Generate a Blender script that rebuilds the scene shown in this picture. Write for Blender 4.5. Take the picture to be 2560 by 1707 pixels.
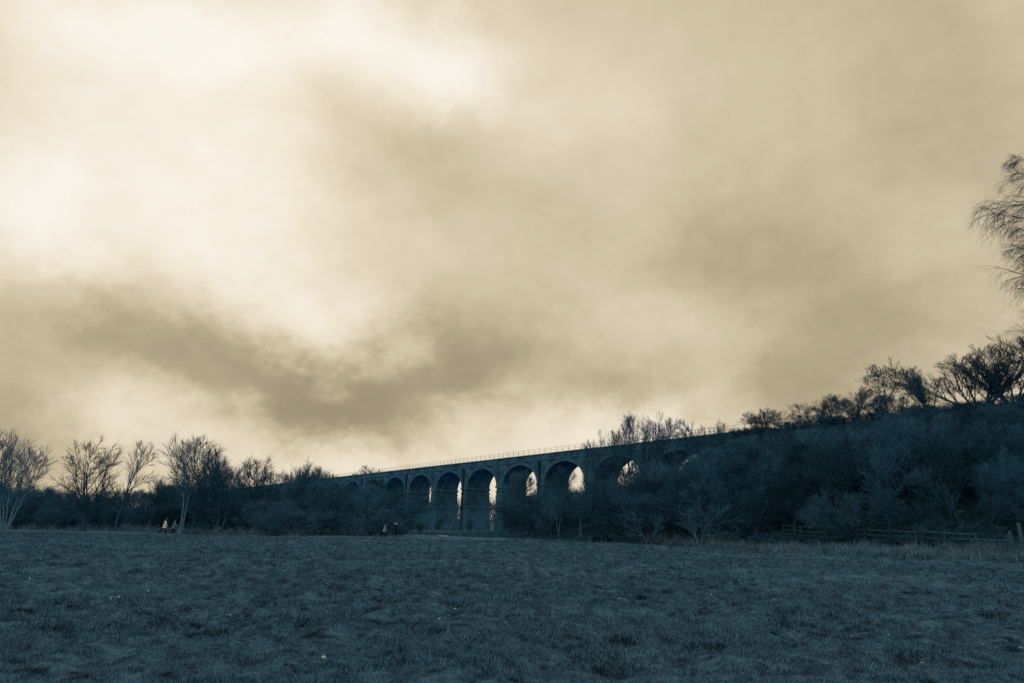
import bpy, math, random
import numpy as np
from mathutils import Matrix, Vector

# ------------------------------------------------------------------ scene, camera, sky, sun, exposure
sc = bpy.context.scene
C = sc.collection
for o in list(bpy.data.objects):
    bpy.data.objects.remove(o)
rad = math.radians
FPX = 1707.0                                   # focal length for a 2560 wide frame: a 24 mm lens
TILT = math.atan(458.5 / 1707.0)               # camera tipped up at the sky
ROLL = rad(1.0)                                # and held very slightly crooked
EYE = 1.6

cam_d = bpy.data.cameras.new('camera')
cam_d.lens = 24.0; cam_d.sensor_width = 36.0; cam_d.clip_start = 0.1; cam_d.clip_end = 9000
cam = bpy.data.objects.new('camera', cam_d); C.objects.link(cam)
cam.matrix_world = (Matrix.Translation((0, 0, EYE)) @ Matrix.Rotation(math.pi / 2 + TILT, 4, 'X')
                    @ Matrix.Rotation(ROLL, 4, 'Z'))
sc.camera = cam

SUN_AZ, SUN_EL = rad(-22), rad(34)             # behind the cloud, ahead and to the left
world = bpy.data.worlds.new('World'); sc.world = world; world.use_nodes = True
sun_d = bpy.data.lights.new('sun', 'SUN'); sun_d.energy = 0.5; sun_d.angle = rad(25); sun_d.color = (1, .95, .88)
sun = bpy.data.objects.new('sun', sun_d); C.objects.link(sun)
sun.rotation_euler = (math.pi / 2 - SUN_EL, 0, math.pi - SUN_AZ)
sun.location = (-30, 60, 60)

sc.view_settings.view_transform = 'Standard'
sc.view_settings.look = 'None'
sc.view_settings.exposure = 0.0
sc.view_settings.gamma = 1.0
sc.render.engine = 'CYCLES'
sc.cycles.max_bounces = 4; sc.cycles.diffuse_bounces = 3; sc.cycles.glossy_bounces = 2
sc.cycles.use_denoising = False
sc.cycles.filter_width = 1.4

# cloud light and dark: (azimuth, 1.6*elevation, amount)
CLOUDS = [(-0.525,0.742,0.24),(-0.437,0.984,0.27),(-0.211,1.048,-0.00),(-0.595,0.574,0.09),(-0.634,0.893,-0.12),(-0.352,0.650,0.02),(-0.206,0.270,-0.35),(0.502,0.423,-0.21),(-0.108,0.157,0.08),(-0.575,0.378,-0.32),(-0.258,0.444,0.07),(0.010,0.991,-0.04),(-0.401,0.138,0.03),(-0.359,0.331,-0.18),(-0.082,0.360,-0.34),(0.163,0.218,0.29),(0.376,0.663,-0.10),(0.177,0.282,-0.59),(0.641,0.845,-0.09),(-0.319,0.434,0.21),(-0.431,0.185,0.05),(-0.620,0.160,-0.35),(-0.357,0.799,0.22),(0.443,0.341,-0.09),(-0.531,0.229,0.12),(-0.652,0.457,0.14),(-0.678,0.672,0.31),(-0.409,0.532,0.11),(-0.271,0.343,0.51),(-0.617,0.966,0.29),(-0.287,1.099,0.39),(-0.102,1.063,0.32),(0.428,0.549,-0.04),(0.674,0.706,-0.12),(0.606,0.998,-0.09),(0.243,0.216,0.38),(0.156,0.985,0.13),(-0.078,0.986,0.19),(-0.200,0.152,0.41),(-0.296,0.262,-0.55),(-0.045,0.160,0.10),(0.385,0.272,-0.25),(-0.289,0.147,0.30),(-0.442,0.317,-0.37),(-0.487,0.236,0.38),(-0.165,0.839,-0.18),(-0.192,0.681,0.13),(0.081,0.218,0.20),(-0.233,0.204,-0.35),(-0.710,0.910,0.32),(-0.565,0.854,0.14),(0.331,0.353,0.11),(0.341,0.565,-0.14),(0.212,0.461,0.17),(0.473,0.784,-0.02),(0.247,0.577,-0.08),(0.434,1.069,-0.07),(-0.428,0.630,0.27),(-0.207,0.970,0.12),(-0.480,1.033,0.20),(0.069,0.852,0.07),(0.012,0.776,-0.06),(-0.663,0.546,0.19),(0.016,0.363,-0.09)]


class NT:
    """tiny node-tree writer"""
    def __init__(s, nt): s.nt = nt; s.n = nt.nodes; s.l = nt.links
    def put(s, sock, v):
        if isinstance(v, bpy.types.NodeSocket): s.l.new(v, sock)
        else: sock.default_value = v
    def m(s, op, a, b=None, c=None, clamp=False):
        n = s.n.new('ShaderNodeMath'); n.operation = op; n.use_clamp = clamp
        s.put(n.inputs[0], a)
        if b is not None: s.put(n.inputs[1], b)
        if c is not None: s.put(n.inputs[2], c)
        return n.outputs[0]
    def v(s, op, a, b=None, scale=None):
        n = s.n.new('ShaderNodeVectorMath'); n.operation = op
        s.put(n.inputs[0], a)
        if b is not None: s.put(n.inputs[1], b)
        if scale is not None: s.put(n.inputs['Scale'], scale)
        return n.outputs['Value'] if op in ('DISTANCE', 'DOT_PRODUCT', 'LENGTH') else n.outputs['Vector']
    def xyz(s, x, y, z=0.0):
        n = s.n.new('ShaderNodeCombineXYZ')
        for i, q in enumerate((x, y, z)): s.put(n.inputs[i], q)
        return n.outputs[0]
    def noise(s, vec, scale, detail=4.0, rough=0.5, dist=0.0):
        n = s.n.new('ShaderNodeTexNoise')
        if vec is not None: s.l.new(vec, n.inputs['Vector'])
        n.inputs['Scale'].default_value = scale; n.inputs['Detail'].default_value = detail
        n.inputs['Roughness'].default_value = rough; n.inputs['Distortion'].default_value = dist
        return n
    def ramp(s, f, stops, mode='LINEAR'):
        n = s.n.new('ShaderNodeValToRGB'); cr = n.color_ramp; cr.interpolation = mode
        while len(cr.elements) < len(stops): cr.elements.new(0.5)
        for e, (p, c) in zip(cr.elements, stops): e.position = p; e.color = (*c, 1)
        s.l.new(f, n.inputs[0])
        return n.outputs[0]
    def mix(s, f, a, b, mode='MIX'):
        n = s.n.new('ShaderNodeMix'); n.data_type = 'RGBA'; n.blend_type = mode
        s.put(n.inputs[0], f)
        s.put(n.inputs[6], a if isinstance(a, bpy.types.NodeSocket) else (*a, 1))
        s.put(n.inputs[7], b if isinstance(b, bpy.types.NodeSocket) else (*b, 1))
        return n.outputs[2]


def srgb(r, g, b):
    f = lambda c: c / 12.92 if c <= .04045 else ((c + .055) / 1.055) ** 2.4
    return (f(r / 255), f(g / 255), f(b / 255))


def build_sky():
    t = NT(world.node_tree); t.n.clear()
    tc = t.n.new('ShaderNodeTexCoord')
    sep = t.n.new('ShaderNodeSeparateXYZ'); t.l.new(tc.outputs['Generated'], sep.inputs[0])
    x, y, z = sep.outputs
    az = t.m('ARCTAN2', x, y); el = t.m('MULTIPLY', t.m('ARCSINE', z), 1.6)
    # the under side of a cloud sheet, seen in perspective
    zz = t.m('ADD', t.m('MAXIMUM', z, 0.0), 0.62)
    pl = t.xyz(t.m('DIVIDE', x, zz), t.m('DIVIDE', y, zz), 0.0)
    rot = t.n.new('ShaderNodeVectorRotate'); rot.rotation_type = 'Z_AXIS'; t.l.new(pl, rot.inputs['Vector'])
    rot.inputs['Angle'].default_value = rad(25)
    st = t.v('MULTIPLY', rot.outputs[0], (1.2, 1.15, 1.2))
    n1 = t.noise(st, 5.0, 8, .64)
    off = t.v('MULTIPLY', t.v('SUBTRACT', n1.outputs['Color'], (.5, .5, .5)), (.20, .27, 0))
    p = t.v('ADD', t.xyz(az, el, 0.0), off)
    total = None
    for a, e, w in CLOUDS:
        d = t.v('DISTANCE', p, (a, e, 0.0))
        g = t.m('MULTIPLY', t.m('POWER', 2.718281828, t.m('MULTIPLY', t.m('MULTIPLY', d, d), -1 / (2 * .085 ** 2))), w)
        total = g if total is None else t.m('ADD', total, g)
    n2 = t.noise(t.v('ADD', st, (3.7, 1.9, 0.4)), 4.6, 8, .66)
    s = t.m('ADD', t.m('MULTIPLY', total, 1.0), 0.5)
    s = t.m('ADD', s, t.m('MULTIPLY', t.m('SUBTRACT', n2.outputs[0], .5), .34))
    n3 = t.noise(st, 17.0, 4, .6)
    s = t.m('ADD', s, t.m('MULTIPLY', t.m('SUBTRACT', n3.outputs[0], .5), .10))
    col = t.ramp(s, [(0.0, srgb(157, 144, 116)), (.15, srgb(170, 156, 127)), (.27, srgb(184, 169, 138)), (.42, srgb(204, 189, 158)),
                     (.6, srgb(222, 208, 180)), (.8, srgb(240, 229, 208)), (1.0, srgb(251, 246, 236))])
    bg = t.n.new('ShaderNodeBackground'); t.l.new(col, bg.inputs[0]); bg.inputs[1].default_value = 1.0
    sky = t.n.new('ShaderNodeTexSky'); sky.sky_type = 'NISHITA'; sky.sun_disc = False
    sky.sun_elevation = SUN_EL; sky.sun_rotation = SUN_AZ; sky.air_density = 1.0; sky.dust_density = 1.0
    bs = t.n.new('ShaderNodeBackground'); t.l.new(sky.outputs[0], bs.inputs[0]); bs.inputs[1].default_value = 0.05
    mx = t.n.new('ShaderNodeMixShader'); mx.inputs[0].default_value = 0.97   # the overcast covers nearly all of it
    t.l.new(bs.outputs[0], mx.inputs[1]); t.l.new(bg.outputs[0], mx.inputs[2])
    out = t.n.new('ShaderNodeOutputWorld'); t.l.new(mx.outputs[0], out.inputs[0])
    world.cycles.sampling_method = 'MANUAL'; world.cycles.sample_map_resolution = 512
build_sky()

# ------------------------------------------------------------------ helpers
rng = np.random.default_rng(11)
CT, ST, CR, SR = math.cos(TILT), math.sin(TILT), math.cos(ROLL), math.sin(ROLL)


def ray(px, py):
    u2, v2 = px - 1280.0, 853.5 - py
    u, v = u2 * CR - v2 * SR, u2 * SR + v2 * CR
    return Vector((u, FPX * CT - v * ST, FPX * ST + v * CT))


def at(px, Y):
    """where the view direction at picture column px, level with the eye, reaches distance Y: (x, y)"""
    d = ray(px, 1312.5 + (px - 1280) * .0175)
    return d.x * Y / d.y, Y


def on_ground(px, py):
    d = ray(px, py); t = -EYE / d.z
    return d.x * t, d.y * t


def height_to(x, y, base, py):
    """how tall a thing standing at (x, y, base) is when its top shows at picture row py"""
    Z = np.linspace(base, base + 45, 300) - EYE
    fw = y * CT + Z * ST; up = -y * ST + Z * CT
    u, v = FPX * x / fw, FPX * up / fw
    row = 853.5 - (-u * SR + v * CR)
    return float(np.interp(-py, -row, Z + EYE) - base)


def column_of(x, y, z):
    fw = y * CT + (z - EYE) * ST; up = -y * ST + (z - EYE) * CT
    u, v = FPX * x / fw, FPX * up / fw
    return 1280 + u * CR + v * SR


def mesh_from(name, V, F, mats=(), smooth=False):
    V = np.asarray(V, dtype=np.float32).reshape(-1, 3); F = np.asarray(F, dtype=np.int32)
    k = F.shape[1]; me = bpy.data.meshes.new(name)
    me.vertices.add(len(V)); me.vertices.foreach_set('co', V.ravel())
    me.loops.add(F.size); me.loops.foreach_set('vertex_index', F.ravel())
    me.polygons.add(len(F)); me.polygons.foreach_set('loop_start', np.arange(0, F.size, k, dtype=np.int32))
    if smooth: me.polygons.foreach_set('use_smooth', np.ones(len(F), dtype=bool))
    me.update(calc_edges=True)
    for m in mats: me.materials.append(m)
    return me


def obj(name, data, parent=None, loc=None, rz=0.0):
    o = bpy.data.objects.new(name, data); C.objects.link(o)
    if loc is not None: o.location = loc
    if rz: o.rotation_euler = (0, 0, rz)
    if parent is not None: o.parent = parent
    return o


def tag(o, label=None, cat=None, group=None, kind=None):
    if label: o['label'] = label
    if cat: o['category'] = cat
    if group: o['group'] = group
    if kind: o['kind'] = kind
    return o


class MB:
    """collects boxes, bars and prisms as polygons of one mesh"""
    def __init__(s): s.V = []; s.F = []
    def add(s, V, F):
        b = len(s.V); s.V += [tuple(v) for v in V]; s.F += [tuple(i + b for i in f) for f in F]
    def box(s, lo, hi):
        (a, b, c), (d, e, f) = lo, hi
        s.add([(a,b,c),(d,b,c),(d,e,c),(a,e,c),(a,b,f),(d,b,f),(d,e,f),(a,e,f)],
              [(0,3,2,1),(4,5,6,7),(0,1,5,4),(1,2,6,5),(2,3,7,6),(3,0,4,7)])
    def bar(s, p, q, w, h, up=(0, 0, 1), taper=1.0):
        p, q = Vector(p), Vector(q); t = (q - p).normalized(); u = Vector(up)
        a = t.cross(u)
        if a.length < 1e-4: a = t.cross(Vector((1, 0, 0)))
        a.normalize(); b = a.cross(t).normalized(); V = []
        for c, k in ((p, 1.0), (q, taper)):
            for i, j in ((-1, -1), (1, -1), (1, 1), (-1, 1)): V.append(c + a * (i * w / 2 * k) + b * (j * h / 2 * k))
        s.add(V, [(0,3,2,1),(4,5,6,7),(0,1,5,4),(1,2,6,5),(2,3,7,6),(3,0,4,7)])
    def tube(s, p, q, r, n=8, r2=None):
        p, q = Vector(p), Vector(q); t = (q - p).normalized(); r2 = r if r2 is None else r2
        a = t.orthogonal().normalized(); b = t.cross(a); V = []
        for c, k in ((p, r), (q, r2)):
            for i in range(n):
                w = 2 * math.pi * i / n; V.append(c + a * (k * math.cos(w)) + b * (k * math.sin(w)))
        s.add(V, [(i, (i + 1) % n, n + (i + 1) % n, n + i) for i in range(n)] + [tuple(range(n))[::-1], tuple(range(n, 2 * n))])
    def mesh(s, name, m, bevel=0.0):
        me = bpy.data.meshes.new(name); me.from_pydata(s.V, [], s.F); me.update(); me.materials.append(m)
        return me
    def build(s, name, m, parent=None, loc=None): return obj(name, s.mesh(name, m), parent, loc)


# ------------------------------------------------------------------ materials (the place seen in cold blue tones)
def material(name, col, rough=.9, var=.25, scale=2.0, fine=18.0, bump=0.0, rand=.0, spec=.0, detail_col=None, metallic=0.0, space='Object'):
    m = bpy.data.materials.new(name); m.use_nodes = True; t = NT(m.node_tree)
    bs = m.node_tree.nodes['Principled BSDF']
    tc = t.n.new('ShaderNodeTexCoord')
    n = t.noise(tc.outputs[space], scale, 5, .6)
    lo = tuple(c * (1 - var) for c in col); hi = tuple(min(1, c * (1 + var)) for c in col)
    c = t.ramp(n.outputs[0], [(.3, lo), (.7, hi)])
    if detail_col is not None:
        n2 = t.noise(tc.outputs[space], fine, 4, .65)
        c = t.mix(t.m('MULTIPLY', t.m('SUBTRACT', n2.outputs[0], .5, clamp=True), 4.0, clamp=True), c, detail_col)
    if rand:
        oi = t.n.new('ShaderNodeObjectInfo')
        k = t.m('ADD', t.m('MULTIPLY', oi.outputs['Random'], 2 * rand), 1 - rand)
        c = t.mix(1.0, c, t.xyz(k, k, k), 'MULTIPLY')
    t.l.new(c, bs.inputs['Base Color'])
    bs.inputs['Roughness'].default_value = rough; bs.inputs['Specular IOR Level'].default_value = spec
    bs.inputs['Metallic'].default_value = metallic
    if bump:
        b = t.n.new('ShaderNodeBump'); b.inputs['Strength'].default_value = .6; b.inputs['Distance'].default_value = bump
        n3 = t.noise(tc.outputs[space], fine, 5, .65)
        t.l.new(n3.outputs[0], b.inputs['Height']); t.l.new(b.outputs[0], bs.inputs['Normal'])
    return m


BLUE = (.0315, .083, .149)
WOOD = (.041, .140, .264)
def wood(k, warm=0.0):
    r, g, b = WOOD
    return (k * (r + warm * .04), k * (g + warm * .03), k * b)
def tint(k, warm=0.0):
    r, g, b = BLUE
    return (k * (r + warm * .03), k * (g + warm * .022), k * b)

M = {}
M['twig'] = material('twig_bark', wood(.86), rand=.35, var=.3, scale=.6)
M['bark'] = material('dark_bark', wood(.7), rand=.2, var=.35, scale=3, bump=.02, fine=14)
M['pale_bark'] = material('pale_bark', wood(1.65, .6), var=.35, scale=4, detail_col=wood(.6), fine=9, bump=.01)
M['pale_twig'] = material('pale_twig_bark', wood(1.2, .2), rand=.2, var=.3, scale=.8)
M['sapling_twig'] = material('sapling_twig_bark', wood(1.1, .2), rand=.1, var=.2, scale=.8)
M['leaf'] = material('ivy_leaf', wood(.35), rough=.5, var=.4, scale=1.5)
M['deadleaf'] = material('withered_leaf', wood(.7, .2), rough=.8, var=.4, scale=3)
M['wood'] = material('weathered_wood', tint(1.5, .1), var=.35, scale=5, detail_col=tint(.8), fine=22, bump=.006)
M['darkwood'] = material('dark_stained_wood', tint(.25), var=.3, scale=5)
M['iron'] = material('painted_iron', tint(.75), var=.2, rough=.6)
M['pipe'] = material('cast_iron', tint(.22), var=.3, rough=.6)
M['stone'] = material('sandstone', wood(1.2, .1), var=.35, scale=.8, detail_col=wood(.7), fine=3, bump=.02)


def brick_material():
    m = bpy.data.materials.new('sooty_brick'); m.use_nodes = True; t = NT(m.node_tree)
    bs = m.node_tree.nodes['Principled BSDF']; tc = t.n.new('ShaderNodeTexCoord')
    s = t.n.new('ShaderNodeSeparateXYZ'); t.l.new(tc.outputs['Object'], s.inputs[0])
    vec = t.xyz(t.m('ADD', s.outputs[0], t.m('MULTIPLY', s.outputs[1], .9)), s.outputs[2], 0.0)
    br = t.n.new('ShaderNodeTexBrick'); t.l.new(vec, br.inputs['Vector'])
    br.inputs['Scale'].default_value = 1.0; br.inputs['Brick Width'].default_value = .46; br.inputs['Row Height'].default_value = .16
    br.inputs['Mortar Size'].default_value = .012
    br.inputs['Color1'].default_value = (*wood(.75), 1); br.inputs['Color2'].default_value = (*wood(1.15), 1)
    br.inputs['Mortar'].default_value = (*wood(1.1), 1)
    n = t.noise(tc.outputs['Object'], .25, 6, .62)
    soot = t.ramp(n.outputs[0], [(.34, (.34, .34, .34)), (.6, (1.35, 1.35, 1.35))])
    c = t.mix(1.0, br.outputs[0], soot, 'MULTIPLY')
    # streaks of lime washed down the face
    st = t.noise(t.v('MULTIPLY', tc.outputs['Object'], (1.1, 1.1, .12)), .9, 5, .65)
    c = t.mix(t.m('MULTIPLY', t.m('SUBTRACT', st.outputs[0], .54, clamp=True), 3.0, clamp=True), c, wood(1.6, .2))
    t.l.new(c, bs.inputs['Base Color']); bs.inputs['Roughness'].default_value = .92; bs.inputs['Specular IOR Level'].default_value = .0
    b = t.n.new('ShaderNodeBump'); b.inputs['Distance'].default_value = .02; b.inputs['Strength'].default_value = .5
    t.l.new(br.outputs['Fac'], b.inputs['Height']); b.invert = True; t.l.new(b.outputs[0], bs.inputs['Normal'])
    return m
M['brick'] = brick_material()
M['coping'] = material('parapet_stone', wood(1.1, .1), var=.4, scale=.5, detail_col=wood(3.6, 1.2), fine=.9, bump=.02)


def turf_material():
    m = bpy.data.materials.new('turf'); m.use_nodes = True; t = NT(m.node_tree)
    bs = m.node_tree.nodes['Principled BSDF']; tc = t.n.new('ShaderNodeTexCoord'); P = tc.outputs['Object']
    n1 = t.noise(P, .09, 5, .6); n2 = t.noise(P, 1.6, 6, .68); n3 = t.noise(P, 14, 5, .7); n4 = t.noise(P, .5, 5, .6)
    nd = t.noise(P, 2.6, 5, .66)
    c = t.ramp(nd.outputs[0], [(.36, tint(.22)), (.45, tint(1.5, .08)), (.70, tint(2.2, .3))])
    c = t.mix(t.m('MULTIPLY', t.m('SUBTRACT', n1.outputs[0], .38, clamp=True), 2.2, clamp=True), c, tint(1.75, .35))
    k = t.ramp(n3.outputs[0], [(.3, (.5, .5, .5)), (.7, (1.35, 1.35, 1.35))])
    c = t.mix(1.0, c, k, 'MULTIPLY')
    # bare wet divots
    d = t.m('MULTIPLY', t.m('SUBTRACT', n4.outputs[0], .6, clamp=True), 9.0, clamp=True)
    d2 = t.m('MULTIPLY', t.m('SUBTRACT', n2.outputs[0], .5, clamp=True), 6.0, clamp=True)
    c = t.mix(t.m('MULTIPLY', d, d2), c, tint(.45))
    t.l.new(c, bs.inputs['Base Color']); bs.inputs['Roughness'].default_value = .95; bs.inputs['Specular IOR Level'].default_value = .0
    b = t.n.new('ShaderNodeBump'); b.inputs['Distance'].default_value = .05; b.inputs['Strength'].default_value = .8
    t.l.new(t.m('ADD', n3.outputs[0], t.m('MULTIPLY', n2.outputs[0], 1.5)), b.inputs['Height']); t.l.new(b.outputs[0], bs.inputs['Normal'])
    return m
M['turf'] = turf_material()
def grass_material():
    m = bpy.data.materials.new('grass_blade'); m.use_nodes = True; t = NT(m.node_tree); bs = m.node_tree.nodes['Principled BSDF']
    ge = t.n.new('ShaderNodeNewGeometry'); P = ge.outputs['Position']
    a = t.noise(P, 2.6, 5, .66); b = t.noise(P, .13, 4, .55)
    c = t.ramp(a.outputs[0], [(.36, tint(.24)), (.45, tint(1.6)), (.70, tint(2.6, .2))])
    c = t.mix(t.m('MULTIPLY', t.m('SUBTRACT', b.outputs[0], .42, clamp=True), 2.0, clamp=True), c, tint(2.2, .35))
    oi = t.n.new('ShaderNodeObjectInfo'); k = t.m('ADD', t.m('MULTIPLY', oi.outputs['Random'], .8), .6)
    c = t.mix(1.0, c, t.xyz(k, k, k), 'MULTIPLY')
    t.l.new(c, bs.inputs['Base Color']); bs.inputs['Roughness'].default_value = .8; bs.inputs['Specular IOR Level'].default_value = .0
    return m
M['grass'] = grass_material()
M['straw'] = material('dry_long_grass', tint(2.5, .5), var=.4, scale=.7, rand=.35, rough=.85)
M['path'] = material('trodden_earth', tint(1.3, .2), var=.3, scale=1.2, fine=9, bump=.02)
M['sand'] = material('pale_sandy_path', tint(3.4, .9), var=.25, scale=.8, fine=9, bump=.02)

# ------------------------------------------------------------------ the ground
VA = 0.63009; VX0, VY0 = 10.976, 141.152               # viaduct: heading and crown of one arch
VD = np.array([-math.sin(VA), math.cos(VA)])            # along it, away to the left
VN = np.array([math.cos(VA), math.sin(VA)])             # through it, away from the viewer
PITCH, SPAN, WIDTH, DECK, SPRING, CROWN = 15.0, 12.5, 6.7, 15.55, 10.2, 14.45
TOP = 16.45


def smooth(x):
    x = np.clip(x, 0, 1); return x * x * (3 - 2 * x)


def vq(x, y):
    """distance in front of the viaduct's near face, distance along it"""
    dx, dy = x - VX0, y - VY0
    return -(dx * VN[0] + dy * VN[1]), dx * VD[0] + dy * VD[1]


_k = np.random.default_rng(5)
_w = [(f * math.cos(a), f * math.sin(a), p, A) for f, a, p, A in
      zip(np.r_[np.full(7, .35), np.full(9, 1.1), np.full(12, 2.8), np.full(16, 7.0)] * _k.uniform(.7, 1.4, 44), _k.uniform(0, 6.28, 44), _k.uniform(0, 6.28, 44),
          np.r_[np.full(7, .022), np.full(9, .015), np.full(12, .012), np.full(16, .011)])]


def lumps(x, y):
    z = 0 * x
    for a, b, p, A in _w: z = z + A * np.sin(a * x + b * y + p)
    return z


def terrain(x, y, fine=True):
    x = np.asarray(x, float); y = np.asarray(y, float)
    q, s = vq(x, y)
    emb = 15.9 * (.55 * smooth((39.5 - q) / 38) + .45 * np.clip((39.5 - q) / 38, 0, 1)) * smooth((-s - 32) / 15) * smooth((q + 42) / 28)
    spur = 3.2 * smooth((-s - 2) / 34) * smooth((40 - q) / 26) * smooth((q + 20) / 15)
    z = np.maximum(emb, spur) + .45 * smooth((44.5 - q) / 4) * smooth((-s - 70) / 16) * smooth((q - 20) / 12)
    far = np.hypot(x, y)
    z = z + 9.0 * smooth((far - 330) / 700)                       # land rises slowly far away
    if fine:
        w = np.clip(1.3 - far / 120, 0, 1)
        z = z + lumps(x, y) * w - .0
    return z


def build_ground():
    rings = [3.0]
    while rings[-1] < 46: rings.append(rings[-1] * 1.0088)
    while rings[-1] < 3200: rings.append(rings[-1] * 1.035)
    r = np.array(rings)
    azf = np.linspace(-46, 46, 560); azb = np.linspace(46, 314, 70)[1:-1]
    az = np.radians(np.r_[azf, azb])
    R, A = np.meshgrid(r, az, indexing='ij')
    X, Y = R * np.sin(A), R * np.cos(A)
    Z = terrain(X, Y)
    n, k = R.shape
    V = np.stack([X, Y, Z], -1).reshape(-1, 3)
    i, j = np.meshgrid(np.arange(n - 1), np.arange(k), indexing='ij')
    j2 = (j + 1) % k
    F = np.stack([i * k + j, i * k + j2, (i + 1) * k + j2, (i + 1) * k + j], -1).reshape(-1, 4)[:, ::-1]
    V = np.vstack([V, [[0, 0, float(Z[0].mean())]]])
    me = mesh_from('ground', V, F, [M['turf']], smooth=True)
    o = obj('ground', me); tag(o, kind='structure')
    # close the hub under the camera
    hub = bpy.data.meshes.new('ground_hub')
    hub.from_pydata([tuple(v) for v in V[:k]] + [tuple(V[-1])], [], [(a, k, (a + 1) % k) for a in range(k)])
    hub.materials.append(M['turf']); h = obj('ground_centre', hub, o)
build_ground()


def strip(name, pts, widths, m, lift):
    """a footpath following the terrain"""
    P = np.array(pts, float); t = np.r_[0, np.cumsum(np.hypot(*np.diff(P, axis=0).T))]
    u = np.linspace(0, t[-1], max(8, int(t[-1] / .6)))
    X, Y, W = np.interp(u, t, P[:, 0]), np.interp(u, t, P[:, 1]), np.interp(u, t, widths)
    dx, dy = np.gradient(X), np.gradient(Y); L = np.hypot(dx, dy); nx, ny = -dy / L, dx / L
    rows = []
    g = np.random.default_rng(3)
    for f in (-1, -.6, -.2, .2, .6, 1):
        j = g.normal(0, .12, len(u)) if abs(f) == 1 else 0
        x, y = X + nx * (W / 2 * f + j), Y + ny * (W / 2 * f + j)
        rows.append(np.stack([x, y, terrain(x, y) + lift - (.05 if abs(f) == 1 else 0)], -1))
    V = np.stack(rows, 1); n, k = V.shape[:2]
    i, j = np.meshgrid(np.arange(n - 1), np.arange(k - 1), indexing='ij')
    F = np.stack([i * k + j, i * k + j + 1, (i + 1) * k + j + 1, (i + 1) * k + j], -1).reshape(-1, 4)
    return tag(obj(name, mesh_from(name, V, F, [m], True)), kind='structure')
strip('footpath', [(-90, 91), (-60, 84), (-38, 79.5), (-25, 78.3), (-13, 78.6), (-8, 84), (-6, 96)], [1.0, 1.1, 1.2, 1.4, 1.4, 1.5, 1.6], M['path'], .035)
strip('sandy_path', [(-9.6, 98), (-6.5, 112), (-3, 126), (0.2, 133), (3, 146), (6, 160)], [1.6, 2.2, 2.6, 3.6, 2.4, 2.0], M['sand'], .04)

def woodland_floor():
    """dark leaf litter under the thicket on the bank"""
    S, Q = np.meshgrid(np.linspace(-12, 100, 90), np.linspace(1.0, 40.5, 50), indexing='ij')
    X = VX0 - VD[0] * S - VN[0] * Q; Y = VY0 - VD[1] * S - VN[1] * Q
    Z = terrain(X, Y, True) + .07 + np.random.default_rng(6).normal(0, .03, X.shape); Z[:, -1] -= .2; Z[:, 0] -= .2; Z[0] -= .2; Z[-1] -= .2
    n, k = X.shape; i, j = np.meshgrid(np.arange(n - 1), np.arange(k - 1), indexing='ij')
    F = np.stack([i * k + j, i * k + j + 1, (i + 1) * k + j + 1, (i + 1) * k + j], -1).reshape(-1, 4)
    m = material('leaf_litter', wood(.36), var=.5, scale=1.5, fine=9, bump=.04)
    tag(obj('woodland_floor', mesh_from('woodland_floor', np.stack([X, Y, Z], -1), F, [m], True)), kind='structure')
woodland_floor()

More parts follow.
